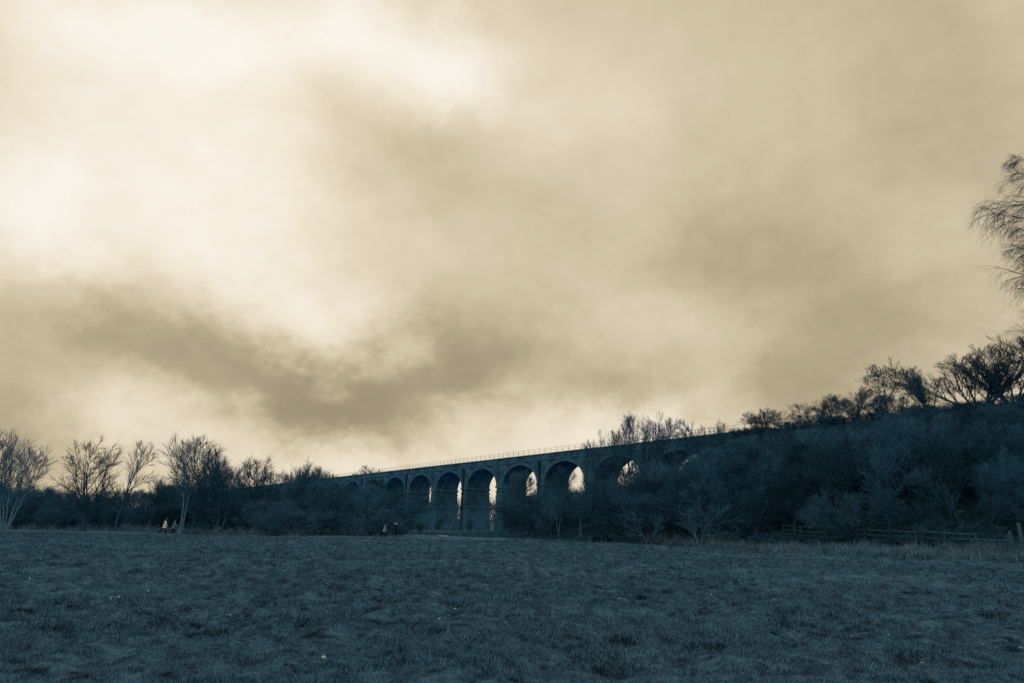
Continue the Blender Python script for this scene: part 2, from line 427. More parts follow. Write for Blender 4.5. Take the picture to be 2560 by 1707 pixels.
# ------------------------------------------------------------------ the viaduct
def build_viaduct():
    root = bpy.data.objects.new('railway_viaduct', None); C.objects.link(root)
    root.matrix_world = Matrix(((VD[0], VN[0], 0, VX0), (VD[1], VN[1], 0, VY0), (0, 0, 1, 0), (0, 0, 0, 1)))
    # the root's own axes: x along the viaduct to the far left, y through it away from the viewer
    # (left handed plan is avoided by turning instead of mirroring)
    ang = math.atan2(VN[1], VN[0]) - math.pi / 2
    root.matrix_world = Matrix.Translation((VX0, VY0, 0)) @ Matrix.Rotation(ang, 4, 'Z')
    tag(root, 'tall brick railway viaduct with round arches and a railing along its top', 'viaduct')
    sgn = -1                                           # local x = right along the face; arch k stands at x = -15 k
    K0, K1 = -2, 13
    half = SPAN / 2
    n = 24
    th = np.linspace(0, math.pi, n + 1)
    ax, azz = half * np.cos(th)[::-1], SPRING + (CROWN - SPRING) * np.sin(th)
    # one bay: spandrel walls and barrel
    def bay():
        V = []; F = []
        face_top = DECK - .55
        hp = PITCH / 2
        xs = np.r_[ax]; zs = azz
        for y in (0.0, WIDTH):
            b = len(V)
            for xx, zz in zip(xs, zs): V += [(xx, y, zz), (xx, y, face_top)]
            V += [(-hp, y, SPRING), (-hp, y, face_top), (hp, y, SPRING), (hp, y, face_top)]
            e = b + 2 * (n + 1)
            fs = [(b + 2 * i, b + 2 * i + 2, b + 2 * i + 3, b + 2 * i + 1) for i in range(n)]
            fs += [(e, b, b + 1, e + 1), (b + 2 * n, e + 2, e + 3, b + 2 * n + 1)]
            F += fs if y == 0 else [f[::-1] for f in fs]
        b2 = 2 * (n + 1) + 4
        for i in range(n): F.append((2 * i, b2 + 2 * i, b2 + 2 * i + 2, 2 * i + 2))
        me = bpy.data.meshes.new('arch'); me.from_pydata(V, [], F); me.update(); me.materials.append(M['brick'])
        return me
    def ring():
        # the brick arch ring stands a little proud of the spandrel
        V = []; F = []
        R0 = [(half * math.cos(t) * .998, SPRING + (CROWN - SPRING) * math.sin(t) * .996) for t in th[::-1]]
        R1 = [((half + .62) * math.cos(t), SPRING + (CROWN - SPRING + .62) * math.sin(t)) for t in th[::-1]]
        for (a, b), (c, d) in zip(R0, R1): V += [(a, -.07, b), (c, -.07, d), (a, .05, b), (c, .05, d)]
        for i in range(n):
            p, q = 4 * i, 4 * i + 4
            F += [(p, q, q + 1, p + 1), (p + 1, q + 1, q + 3, p + 3), (p + 2, q + 2, q, p)]
        me = bpy.data.meshes.new('arch_ring'); me.from_pydata(V, [], F); me.update(); me.materials.append(M['stone'])
        return me
    bay_me, ring_me = bay(), ring()
    hw0, hw1 = (PITCH - SPAN) / 2 - .05, (PITCH - SPAN) / 2 + .42     # piers batter outwards towards the ground
    def pier():
        mb = MB(); b = -2.0
        mb.add([(-hw1, -.38, b), (hw1, -.38, b), (hw1, WIDTH + .38, b), (-hw1, WIDTH + .38, b),
                (-hw0, .04, SPRING - .4), (hw0, .04, SPRING - .4), (hw0, WIDTH - .04, SPRING - .4), (-hw0, WIDTH - .04, SPRING - .4)],
               [(0,3,2,1),(4,5,6,7),(0,1,5,4),(1,2,6,5),(2,3,7,6),(3,0,4,7)])
        return mb.mesh('pier', M['brick'])
    def band(z, h, out, inner):
        mb = MB(); w = hw0 + out
        mb.box((-w, -out, z), (w, WIDTH + out, z + h))
        return mb.mesh('impost_band', M['stone'])
    pier_me = pier(); imp = band(SPRING - .42, .44, .2, 0); imp2 = band(SPRING - 1.35, .28, .14, 0); imp3 = band(SPRING - 4.6, .3, .3, 0)
    for k in range(K0, K1 + 1):
        o = obj('arch', bay_me, root, (-PITCH * k, 0, 0)); obj('arch_ring', ring_me, o)
        p = obj('pier', pier_me, root, (-PITCH * k - PITCH / 2, 0, 0))
        obj('impost_band', imp, p); obj('lower_band', imp2, p)
        if k in (1, 2, 3): obj('lower_band', imp3, p)
        if k in (0, 2, 4, 6, -2, 8):
            mb = MB(); mb.tube((-.15, -.16, SPRING + .3), (-.15, -.16, DECK - 1.3), .11, 8); mb.box((-.38, -.4, DECK - 1.3), (.08, .01, DECK - .9))
            mb.tube((-.15, -.30, SPRING + .3), (-.15, -.62, -.6), .11, 8)
            mb.build('downpipe', M['pipe'], p)
    xl, xr = -PITCH * K1 - PITCH, -PITCH * K0 + PITCH / 2
    L0, L1 = xl, -PITCH * K0 + PITCH / 2 + 10
    # abutment that meets the embankment
    mb = MB(); mb.box((xr + .02, .0, -1), (L1, WIDTH, DECK - .56)); mb.build('abutment', M['brick'], root)
    mb = MB(); mb.box((xl - 40, .0, -1), (-PITCH * K1 - PITCH / 2 - .02, WIDTH, DECK - .56)); mb.build('abutment', M['brick'], root)
    L0 = xl - 40
    mb = MB(); mb.box((L0, -.16, DECK - .55), (L1, WIDTH + .16, DECK - .25)); mb.build('string_course', M['stone'], root)
    # parapet walls in lengths, each with its coping stone row
    seg = PITCH / 2; x = L0
    g = random.Random(2)
    while x < L1 - .1:
        e = min(x + seg, L1)
        mb = MB(); mb.box((x, .02, DECK - .25), (e - .03, .48, TOP - .18)); p = mb.build('parapet', M['brick'], root)
        mb = MB(); mb.box((x, -.1, TOP - .18), (e - .02, .58, TOP + g.uniform(-.015, .015))); mb.build('coping', M['coping'], p)
        x = e
    mb = MB(); mb.box((L0, WIDTH - .48, DECK - .25), (L1, WIDTH - .02, TOP)); mb.build('far_parapet', M['brick'], root)
    mb = MB(); mb.box((L0, .48, DECK - .3), (L1, WIDTH - .48, DECK - .02)); mb.build('track_bed', M['stone'], root)
    # railing: posts and two rails, carried on along the embankment
    R1 = 62.0
    post = MB(); post.tube((0, 0, -.1), (0, 0, 1.06), .035, 6); post_me = post.mesh('railing_post', M['iron'])
    x = L0 + .5
    while x < R1:
        if x > -PITCH * 13:
            zg = TOP if x < L1 else TOP - .25
            obj('railing_post', post_me, root, (x, .28, zg))
        x += 1.9
    for z in (.52, 1.04):
        mb = MB(); mb.tube((L0 + .5, .28, TOP + z), (R1, .28, TOP + z), .022, 6); mb.build('rail', M['iron'], root)
build_viaduct()


def vpos(s, q):
    """a spot by distance along the viaduct line (to the right) and distance in front of it"""
    return VX0 - VD[0] * s - VN[0] * q, VY0 - VD[1] * s - VN[1] * q


def lineside_fence(s0, s1, q):
    """close-barred railway fence on top of the bank"""
    x0, y0 = vpos(s0, q); root = bpy.data.objects.new('lineside_fence', None); C.objects.link(root)
    z0 = float(terrain(x0, y0, False)); root.location = (x0, y0, z0)
    root.rotation_euler = (0, 0, math.atan2(-VD[1], -VD[0]))
    tag(root, 'close-barred railway fence along the top of the wooded bank', 'fence')
    L = s1 - s0; mb = MB(); mbp = None
    for i in range(int(L / .17)):
        mb.bar((i * .17, 0, -.3), (i * .17, 0, 1.75), .035, .02)
    b = mb.build('fence_bars', M['iron'], root); b['kind'] = 'stuff'
    for i in range(int(L / 2.75) + 1):
        p = MB(); p.bar((0, .05, -.4), (0, .05, 1.8), .1, .08); p.build('fence_post', M['iron'], root, (i * 2.75, 0, 0))
    for z in (.35, 1.5):
        p = MB(); p.bar((0, .03, z), (L, .03, z), .05, .05); p.build('fence_rail', M['iron'], root)
lineside_fence(43.0, 86.0, 0.6)

# ------------------------------------------------------------------ trees
def unit(v): return v / np.maximum(np.linalg.norm(v, axis=-1, keepdims=True), 1e-9)


def grow(g, start, dirs, length, P, wig, trop):
    """n branches as polylines of P points; trop > 0 bends them up, < 0 lets them hang"""
    n = len(start); pts = np.zeros((n, P, 3)); pts[:, 0] = start; d = unit(dirs.copy()); step = (length / (P - 1))[:, None]
    trop = np.broadcast_to(np.asarray(trop, float).reshape(-1, 1), (n, 1))
    for i in range(1, P):
        d = d + g.normal(0, wig, (n, 3)); d[:, 2:3] += trop
        d = unit(d); pts[:, i] = pts[:, i - 1] + d * step
    return pts


def spawn(g, pts, cnt, t0, t1, ang, angsd, bias=1.0):
    """cnt starts on each parent: positions, directions, parent number, place along the parent"""
    n, P, _ = pts.shape
    par = np.repeat(np.arange(n), cnt); i = np.tile(np.arange(cnt), n)
    t = t0 + (t1 - t0) * ((i + g.uniform(0, 1, n * cnt)) / cnt) ** bias
    f = np.clip(t * (P - 1), 0, P - 1.001); a = f.astype(int); w = (f - a)[:, None]
    p0, p1 = pts[par, a], pts[par, a + 1]
    pos = p0 * (1 - w) + p1 * w; tan = unit(p1 - p0)
    ref = np.where(np.abs(tan[:, 2:3]) > .9, np.array([[1., 0, 0]]), np.array([[0, 0, 1.]]))
    s = unit(np.cross(tan, ref)); u = np.cross(s, tan)
    ph = i * 2.39996 + g.uniform(0, 6.28, n)[par] + g.normal(0, .5, n * cnt)
    an = np.clip(g.normal(ang, angsd, n * cnt), .12, 1.9)[:, None]
    d = tan * np.cos(an) + (s * np.cos(ph)[:, None] + u * np.sin(ph)[:, None]) * np.sin(an)
    return pos, d, par, t


def tubes(groups):
    """groups of (pts n,P,3  radius n,P  sides) -> vertices, quads"""
    VV = []; FF = []; base = 0
    for pts, r, S in groups:
        n, P, _ = pts.shape
        tan = unit(np.gradient(pts, axis=1))
        ref = np.where(np.abs(tan[:, :1, 2:3]) > .9, np.array([1., 0, 0]), np.array([0, 0, 1.]))
        s = unit(np.cross(tan, ref)); u = np.cross(s, tan)
        a = np.arange(S) * 2 * math.pi / S
        ring = s[:, :, None] * np.cos(a)[None, None, :, None] + u[:, :, None] * np.sin(a)[None, None, :, None]
        V = pts[:, :, None] + ring * r[:, :, None, None]
        VV.append(V.reshape(-1, 3))
        i, j, k = np.meshgrid(np.arange(n), np.arange(P - 1), np.arange(S), indexing='ij')
        k2 = (k + 1) % S; o = base + i * P * S
        FF.append(np.stack([o + j * S + k, o + j * S + k2, o + (j + 1) * S + k2, o + (j + 1) * S + k], -1).reshape(-1, 4))
        base += n * P * S
    return np.vstack(VV), np.vstack(FF)


def leaves_at(g, pos, size, flat=.5):
    """one small folded leaf (two triangles as a quad) at every position"""
    n = len(pos); d = unit(g.normal(0, 1, (n, 3))); e = unit(np.cross(d, g.normal(0, 1, (n, 3))))
    s = size * g.uniform(.6, 1.3, (n, 1))
    V = np.stack([pos, pos + (d * .5 + e * .36) * s, pos + d * s, pos + (d * .5 - e * .36) * s], 1).reshape(-1, 3)
    F = np.arange(4 * n).reshape(n, 4)
    return V, F


def make_tree(name, seed, H=10., stems=1, spread=.0, stem_ang=.1, r0=.16, clear=.25, n1=14, a1=.9, l1=.42, shape=.5, trop1=.05,
              n2=8, n3=7, n4=5, l2=.5, l3=.45, l4=.5, a2=.7, trop2=.03, trop3=.02, wig=.1, twig=.011, lean=0., stem_wig=.05, stem_trop=.05,
              bark='bark', twigs='twig', leaf=0, leafsize=.1, ivy=0, tip=.25, P4=3):
    """meshes of one bare tree, H metres tall: woody trunk and limbs, and the crown of branches and twigs"""
    g = np.random.default_rng(seed)
    a = g.uniform(0, 6.28, stems) + np.arange(stems) * 2.4
    st = np.stack([np.cos(a) * spread * g.uniform(.3, 1, stems), np.sin(a) * spread * g.uniform(.3, 1, stems), np.full(stems, -.25)], 1)
    if stems == 1: st[:, :2] = 0
    an = g.normal(stem_ang, stem_ang * .35, stems) if stems > 1 else np.zeros(stems)
    d = np.stack([np.sin(an) * np.cos(a) + math.sin(lean), np.sin(an) * np.sin(a), np.cos(an)], 1)
    Ls = H * g.uniform(.8, 1.0, stems) if stems > 1 else np.array([H * .9])
    p0 = grow(g, st, d, Ls, 9, stem_wig, stem_trop)
    rr = np.full(stems, r0) * (g.uniform(.6, 1, stems) if stems > 1 else 1)
    tt = np.linspace(0, 1, 9)
    rad0 = rr[:, None] * (1 - (1 - .12) * tt[None] ** .85); rad0[:, 0] *= 1.45
    pos, dd, par, t = spawn(g, p0, n1, clear, .98, a1, .22)
    env = (1 - shape) + shape * np.sin(np.clip((t - clear) / (1 - clear), 0, 1) * 2.6 + .5)
    env = np.where(t > .85, env * .75, env)
    L1 = Ls[par] * l1 * env * g.uniform(.7, 1.15, len(t))
    p1 = grow(g, pos, dd, L1, 7, wig, trop1)
    r1b = np.minimum(np.interp(t, tt, rad0.mean(0)) * .66, .0165 * L1 + .012)
    r1 = r1b[:, None] * np.linspace(1, .28, 7)[None]
    pos, dd, par2, t2 = spawn(g, p1, n2, .22, 1.0, a2, .22)
    L2 = L1[par2] * l2 * (1.15 - .65 * t2) * g.uniform(.6, 1.2, len(t2)) + .12
    p2 = grow(g, pos, dd, L2, 5, wig, trop2)
    r2b = np.maximum(r1b[par2] * .55 * (1 - .5 * t2), twig * 1.3)
    r2 = r2b[:, None] * np.linspace(1, .5, 5)[None]
    pos, dd, par3, t3 = spawn(g, p2, n3, .15, 1.0, a2, .25)
    L3 = L2[par3] * l3 * (1.2 - .6 * t3) * g.uniform(.6, 1.2, len(t3)) + (.10 if n4 else .22)
    p3 = grow(g, pos, dd, L3, 4, wig * 1.1, trop3)
    r3 = np.full((len(p3), 1), twig) * np.linspace(1.25, .7, 4)[None]
    groups = [(p2, r2, 4), (p3, r3, 3)]
    tips = p3[:, -1]
    if n4:
        pos, dd, par4, t4 = spawn(g, p3, n4, .2, 1.0, .65, .25)
        L4 = L3[par4] * l4 * g.uniform(.6, 1.3, len(t4)) + .08
        p4 = grow(g, pos, dd, L4, P4, wig * 1.1, trop3)
        groups.append((p4, np.full((len(p4), 1), twig * .75) * np.linspace(1, .6, P4)[None], 3)); tips = p4[:, -1]
    Vt, Ft = tubes([(p0, rad0, 8), (p1, r1, 5)])
    Vc, Fc = tubes(groups)
    top = max(Vc[:, 2].max(), Vt[:, 2].max()); k = H / top
    Vt, Vc, tips = Vt * k, Vc * k, tips * k
    tm = mesh_from('trunk', Vt, Ft, [M[bark]], True); cm = mesh_from('crown', Vc, Fc, [M[twigs]])
    lm = None
    if leaf:
        sel = tips[g.choice(len(tips), min(leaf, len(tips)), replace=False)]
        V, F = leaves_at(g, sel, leafsize); lm = mesh_from('leaves', V, F, [M['deadleaf']])
    im = None
    if ivy:
        q = g.uniform(0, .62, ivy); w = p0[g.integers(0, stems, ivy)]
        f = q * 8; b = f.astype(int); c = w[np.arange(ivy), b] * (1 - (f - b)[:, None]) + w[np.arange(ivy), b + 1] * (f - b)[:, None]
        V, F = leaves_at(g, c * k + g.normal(0, .24, (ivy, 3)) * (1.2 - q)[:, None], .16); im = mesh_from('ivy', V, F, [M['leaf']])
    return dict(name=name, H=H, trunk=tm, crown=cm, leaves=lm, ivy=im, width=float(np.percentile(np.abs(Vc[:, :2]), 97)))


T = {}
T['multistem'] = make_tree('bare_tree', 1, 10.5, stems=6, spread=.45, stem_ang=.21, r0=.15, clear=.25, stem_wig=.03, n1=12, a1=.42, l1=.42, trop1=.07, n2=7, n3=7, n4=0, trop2=.07, trop3=.06, a2=.48, l2=.52, l3=.55, l4=.6, wig=.06, bark='pale_bark', twigs='pale_twig', twig=.011)
T['spreading'] = make_tree('bare_tree', 22, 9.6, stems=2, spread=.2, stem_ang=.12, r0=.22, clear=.1, n1=15, a1=1.0, l1=.52, shape=.35, trop1=.07, n2=8, n3=8, n4=0, a2=.55, l2=.5, l3=.5, wig=.12, twig=.012, trop2=.06, trop3=.05)
T['leaning'] = make_tree('bare_tree', 3, 9.0, stems=1, r0=.15, clear=.33, n1=11, a1=.55, l1=.42, shape=.3, trop1=.06, lean=.22, stem_trop=.02, n2=7, n3=8, n4=0, a2=.5, l3=.5, wig=.09, twig=.010, trop2=.06, trop3=.05)
T['twin'] = make_tree('bare_tree', 4, 10.5, stems=2, spread=.3, stem_ang=.16, r0=.15, clear=.42, n1=14, a1=.62, l1=.42, shape=.5, trop1=.09, n2=8, n3=8, n4=0, a2=.5, l3=.5, trop2=.07, trop3=.05, bark='pale_bark', wig=.11, twig=.011)
T['round'] = make_tree('bare_tree', 5, 9.0, stems=4, spread=.4, stem_ang=.34, r0=.16, clear=.16, n1=13, a1=.75, l1=.46, shape=.3, trop1=.06, n2=8, n3=7, n4=2, a2=.55, l3=.5, trop2=.06, trop3=.05, twig=.011)
T['round2'] = make_tree('bare_tree', 6, 8.5, stems=5, spread=.6, stem_ang=.42, r0=.14, clear=.2, n1=11, a1=.6, l1=.45, shape=.3, trop1=.08, n2=8, n3=7, n4=1, a2=.48, l2=.55, l3=.55, trop2=.07, trop3=.06, wig=.07, twig=.010)
T['upright'] = make_tree('bare_tree', 7, 12., stems=5, spread=.6, stem_ang=.24, r0=.16, clear=.3, n1=13, a1=.45, l1=.34, shape=.4, trop1=.12, n2=7, n3=7, n4=0, a2=.45, l2=.55, l3=.55, l4=.6, trop2=.08, trop3=.06, wig=.06, twig=.012)
T['fan'] = make_tree('bare_tree', 71, 17., stems=13, spread=2.8, stem_ang=.21, r0=.17, clear=.5, n1=11, a1=.42, l1=.26, shape=.3, trop1=.06, n2=7, n3=7, n4=0, a2=.45, l2=.55, l3=.55, trop2=.06, trop3=.05, wig=.06, twig=.012, stem_wig=.035, stem_trop=.02)
T['fan2'] = make_tree('bare_tree', 72, 15., stems=7, spread=1.6, stem_ang=.17, r0=.14, clear=.5, n1=10, a1=.45, l1=.25, shape=.3, trop1=.05, n2=7, n3=7, n4=0, a2=.45, l2=.55, l3=.55, trop2=.05, trop3=.05, wig=.07, twig=.012, stem_wig=.04, stem_trop=.02)
T['pole'] = make_tree('bare_tree', 8, 8., stems=2, spread=.25, stem_ang=.12, r0=.085, clear=.3, n1=13, a1=.6, l1=.32, trop1=.06, n2=7, n3=6, n4=2, a2=.5, l3=.55, trop2=.05, trop3=.04, twig=.010, wig=.08)
T['pale_pole'] = make_tree('bare_tree', 9, 8., stems=2, spread=.25, stem_ang=.16, r0=.095, clear=.38, n1=13, a1=.6, l1=.34, trop1=.05, n2=7, n3=6, n4=2, a2=.5, l3=.55, trop2=.05, trop3=.04, twig=.010, bark='pale_bark', twigs='pale_twig', wig=.09)
T['sapling'] = make_tree('sapling', 10, 4.2, stems=1, r0=.075, clear=.3, n1=14, a1=.85, l1=.55, shape=.3, trop1=.05, n2=6, n3=6, n4=0, a2=.5, l3=.55, wig=.12, twig=.008, stem_wig=.1, bark='bark', twigs='sapling_twig')
T['sapling2'] = make_tree('sapling', 101, 4.2, stems=2, spread=.1, stem_ang=.25, r0=.06, clear=.35, n1=11, a1=.7, l1=.5, shape=.3, trop1=.03, n2=6, n3=6, n4=0, a2=.5, l3=.55, wig=.13, twig=.008, stem_wig=.14, bark='pale_bark', twigs='sapling_twig')
T['wide'] = make_tree('bare_tree', 12, 9., stems=9, spread=.6, stem_ang=.66, r0=.15, clear=.15, n1=10, a1=.5, l1=.42, shape=.2, trop1=.07, n2=7, n3=7, n4=0, stem_trop=.02, wig=.08, twig=.013, trop2=.06, trop3=.05, a2=.48, l3=.5)
T['leafy'] = make_tree('leafy_tree', 13, 6., stems=1, r0=.10, clear=.25, n1=17, a1=.8, l1=.48, shape=.4, trop1=.06, n2=7, n3=4, n4=2, twig=.010, leaf=900, leafsize=.16)
T['birch'] = make_tree('weeping_birch', 14, 25., stems=1, r0=.30, clear=.1, n1=46, a1=.95, l1=.25, shape=.5, trop1=.03, n2=9, n3=10, n4=3, a2=.5, trop2=-.10, trop3=-.26, wig=.10, twig=.008, stem_wig=.03, bark='pale_bark', l3=.75, l4=.8, P4=3)
T['ivied'] = make_tree('ivy_clad_tree', 15, 8.5, stems=2, spread=.3, stem_ang=.2, r0=.16, clear=.3, n1=13, a1=.7, l1=.4, n2=8, n3=6, n4=4, ivy=3500, bark='pale_bark')
for i in range(4):
    T['shrub%d' % i] = make_tree('bare_shrub', 30 + i, 5., stems=9, spread=.9, stem_ang=.45 + .08 * (i % 2), r0=.045, clear=.12, n1=9, a1=.45, l1=.46, shape=.25, trop1=.02,
                                 n2=6, n3=5, n4=2, l2=.62, l3=.62, l4=.7, a2=.42, trop2=.01, trop3=.01, wig=.075, twig=.010, stem_wig=.08, stem_trop=.0, twigs='pale_twig' if i == 3 else 'twig')
for i in range(2):
    T['bramble%d' % i] = make_tree('bramble_bush', 40 + i, 1.8, stems=16, spread=1.1, stem_ang=.75, r0=.016, clear=.1, n1=7, a1=.8, l1=.4, n2=5, n3=4, n4=0, stem_trop=-.02,
                                   trop1=-.05, wig=.2, twig=.007, stem_wig=.16, leaf=700, leafsize=.11)


def plant(kind, x, y, h, label, cat='tree', group=None, rz=None, widen=1.0, single=False, dz=0.0, name=None):
    t = T[kind]; k = h / t['H']; z = float(terrain(x, y, False)) - .05 + dz
    root = bpy.data.objects.new(name or t['name'], None); C.objects.link(root)
    root.location = (x, y, z); root.rotation_euler = (0, 0, rng.uniform(0, 6.28) if rz is None else rz)
    root.scale = (k * widen, k * widen, k)
    for part in ('trunk', 'crown', 'leaves', 'ivy'):
        if t[part] is not None: obj(part, t[part], root)
    return tag(root, label, cat, group)


def plant_px(kind, px, Y, top, label, **kw):
    x, y = at(px, Y); z = float(terrain(x, y, False))
    return plant(kind, x, y, height_to(x, y, z, top), label, **kw)


# ---- trees that can be told apart, along the far side of the field
plant_px('multistem', 18, 90, 1072, 'pale many-stemmed bare tree at the left edge of the field', rz=2.2, widen=1.1)
plant_px('spreading', 218, 90, 1086, 'dark spreading bare tree with low wide limbs, second tree from the left', rz=.4)
plant_px('leaning', 288, 87, 1097, 'thin bare tree leaning right beside the dark spreading tree', rz=0.1)
plant_px('twin', 450, 82.5, 1076, 'tall bare tree with two pale trunks beside the walking couple', rz=.15)
plant_px('round', 552, 84, 1128, 'dense dark round-headed bare tree, the largest crown in the left wood', rz=1.0, widen=1.15)
plant_px('round2', 612, 93, 1106, 'broad fan-shaped bare tree behind the dark round-headed one', rz=.6, widen=1.2)
plant_px('round', 508, 88, 1150, 'dark bushy bare tree directly right of the twin pale trunks', rz=2.9, widen=1.1)
plant_px('round2', 664, 96, 1135, 'bare tree with a fine fan of twigs right of the broad fan-shaped one', rz=3.3, widen=1.2)
plant_px('shrub3', 700, 82, 1232, 'rounded pale-twigged bush at the field edge left of the viaduct', cat='bush', widen=1.5)
plant_px('bramble0', 703, 78.6, 1296, 'low dark bramble clump in front of the rounded bush', cat='bush', widen=.8)
plant_px('leaning', 768, 88, 1215, 'pale leaning sapling with bent trunk right of the rounded bush', rz=.2, name='bare_tree')
plant_px('pale_pole', 800, 96, 1196, 'slim pale-stemmed bare tree in front of the far arches', rz=.4)
plant_px('pole', 856, 98, 1188, 'slim dark tree before the leftmost arches, left of the ivy-clad tree', rz=1.1, widen=1.2)
plant_px('pale_pole', 902, 96, 1200, 'slim pale-stemmed tree close left of the ivy-clad tree', rz=2.0, widen=1.2)
plant_px('pole', 956, 99, 1182, 'slim tall bare tree rising behind the lone walker', rz=.2, widen=1.2)
plant_px('ivied', 928, 92, 1192, 'ivy-clad tree just left of the lone walker', rz=1.2)
plant_px('pole', 985, 97, 1215, 'slim bare tree behind the small white board', rz=2.6)
plant_px('leaning', 1012, 100, 1252, 'small pale leaning tree right of the white board', rz=.2)
plant_px('pale_pole', 1105, 136, 1283, 'pale young tree in front of the third clear pier', rz=1.1)
plant_px('pale_pole', 1120, 140, 1278, 'thin young tree beside the pale young one under the arches', rz=2.1)
plant_px('leaning', 1180, 128, 1300, 'low bent sapling leaning left before the tallest open arch', rz=3.0)
plant_px('pale_pole', 1285, 128, 1165, 'tall pale-stemmed tree filling the arch right of the sandy path', rz=.7, widen=.9)
plant_px('pole', 1318, 122, 1176, 'slim dark tree before the arch with the bright opening', rz=1.7)
plant_px('sapling', 1363, 75, 1258, 'small dark-stemmed sapling alone on the grass near the sandy path', cat='sapling', rz=.3)
plant_px('sapling2', 1618, 65.5, 1262, 'slender sapling right of the picnic table', cat='sapling', rz=1.9, widen=1.05)
plant_px('sapling2', 1757, 60, 1238, 'wide-branched pale sapling at the foot of the thicket', cat='sapling', rz=4.0, widen=1.45)
plant_px('fan', 1600, 103, 1022, 'broad dome of bare upright branches rising above the viaduct railing', rz=.3, widen=1.0)
plant_px('fan2', 1515, 105, 1070, 'smaller bare crown on the left flank of the broad dome above the railing', rz=1.3, widen=.9)
plant_px('pole', 1432, 116, 1158, 'slim bare tree screening the fifth bright arch opening from the left', rz=.9, widen=1.1)
plant_px('pole', 1566, 110, 1150, 'slim bare tree screening the small arch opening below the broad dome', rz=2.4, widen=1.2)
# ---- on and above the wooded bank
plant_px('pole', 1770, 112, 1042, 'thin bare shrub poking above the railing right of the broad dome', rz=.6)
plant_px('round2', 1835, 108, 1046, 'low bushy tree just above the railing mid-bank', rz=.6, widen=.8)
plant_px('pole', 1925, 88, 1020, 'spiky bare tree at the end of the viaduct railing', rz=1.6, widen=1.1)
plant_px('round2', 2050, 97, 996, 'left half of the low domed clump on the bank top', rz=2.8, widen=1.6)
plant_px('round2', 2112, 95, 986, 'right half of the low domed clump on the bank top', rz=.9, widen=1.6)
plant_px('leafy', 2258, 86, 906, 'small tree with withered leaves still clinging on the bank top', rz=.5, widen=1.0)
plant_px('round2', 2170, 90, 965, 'small round bare shrub left of the withered-leaf tree', rz=1.5, widen=1.1)
plant_px('wide', 2368, 84, 915, 'low fan of bare branches left of the widest tree on the bank', rz=1.9, widen=1.1)
plant_px('wide', 2500, 80, 836, 'wide-spreading bare tree crowning the bank at the right edge', rz=.2, widen=1.5)
plant_px('wide', 2590, 78, 850, 'bare crown cut by the picture edge beneath the weeping birch', rz=2.6, widen=1.3)
plant_px('birch', 2878, 64, 345, 'tall weeping birch with hanging twigs at the right edge', rz=.8)
plant_px('birch', 2745, 66, 600, 'shorter weeping birch below the tall one at the right edge', rz=3.1, widen=1.1)
plant_px('pale_pole', 2275, 66, 1060, 'pale-stemmed tree standing out within the right-hand thicket', rz=.2, widen=.9)
plant_px('pale_pole', 2385, 63, 1020, 'pale forked tree nearest the fence end in the thicket', rz=1.3, widen=.9)
CREST = [(1990, 1040), (2020, 1005), (2080, 985), (2140, 990), (2180, 965), (2230, 930), (2330, 955), (2400, 915), (2450, 880), (2620, 850)]
for i in range(8):
    px = 1985 + i * 44 + rng.uniform(-8, 8)
    kd = ['round2', 'upright', 'shrub1', 'round2', 'pole', 'shrub2'][i % 6]
    top = float(np.interp(px, [a for a, _ in CREST], [b for _, b in CREST])) + rng.uniform(22, 60)
    plant_px(kd, px, float(np.interp(px, [1985, 2620], [94, 73])) + rng.uniform(-3, 1), top, 'bare tree in the ragged row along the crest of the wooded bank', group='trees along the crest of the bank', widen=1.45)
# ---- behind the viaduct
for i, (px, Y, top) in enumerate([(727, 318, 1163), (745, 330, 1160), (765, 322, 1165), (790, 330, 1158), (812, 320, 1164)]):
    plant_px('upright', px, Y, top, 'bushy bare tree in the row standing above the far end of the viaduct', group='row of trees behind the far end of the viaduct', widen=.75)
plant_px('pole', 935, 246, 1160, 'sparse bare treetop just above the railing behind the far arches', widen=1.3)
for i in range(34):
    px = 860 + i * 24 + rng.uniform(-9, 9)
    plant_px(['round', 'round2', 'upright', 'spreading'][i % 4], px, rng.uniform(235, 290), rng.uniform(1222, 1262) + max(0, (1100 - px) * .05),
             'bare tree in the distant row glimpsed through the arches', group='distant trees beyond the viaduct', widen=1.25)

# ---- the background wood on the left and the thicket on the bank: copies, each a thing
def interp(x, tab): return float(np.interp(x, [a for a, _ in tab], [b for _, b in tab]))
SKY_L = [(-200, 1185), (0, 1190), (120, 1205), (230, 1220), (330, 1210), (420, 1198), (520, 1190), (640, 1200), (720, 1206), (800, 1204), (845, 1210), (880, 1236), (920, 1228), (955, 1210), (985, 1238), (1010, 1262), (1035, 1285), (1055, 1302), (1075, 1316)]
kinds_wood = ['round', 'round2', 'pole', 'upright', 'shrub0', 'shrub1', 'spreading']
for row, (Ya, Yb, drop) in enumerate([(86, 92, 50), (94, 104, 22), (108, 122, 6), (125, 145, -4)]):
    px = -140.0
    while px < 1085:
        Y = rng.uniform(Ya, Yb) + (7 if row == 0 and px < 580 else 0); top = interp(px, SKY_L) + drop + rng.uniform(-10, 20)
        if top < 1318:
            kd = kinds_wood[rng.integers(0, 7)] if row else ['shrub0', 'shrub1', 'shrub2', 'shrub3'][rng.integers(0, 4)]
            plant_px(kd, px, Y, top, 'bare tree in the tangled wood behind the left side of the field', group='background wood on the left', widen=1.25, cat='tree')
        px += rng.uniform(34, 60) if row else rng.uniform(26, 48)

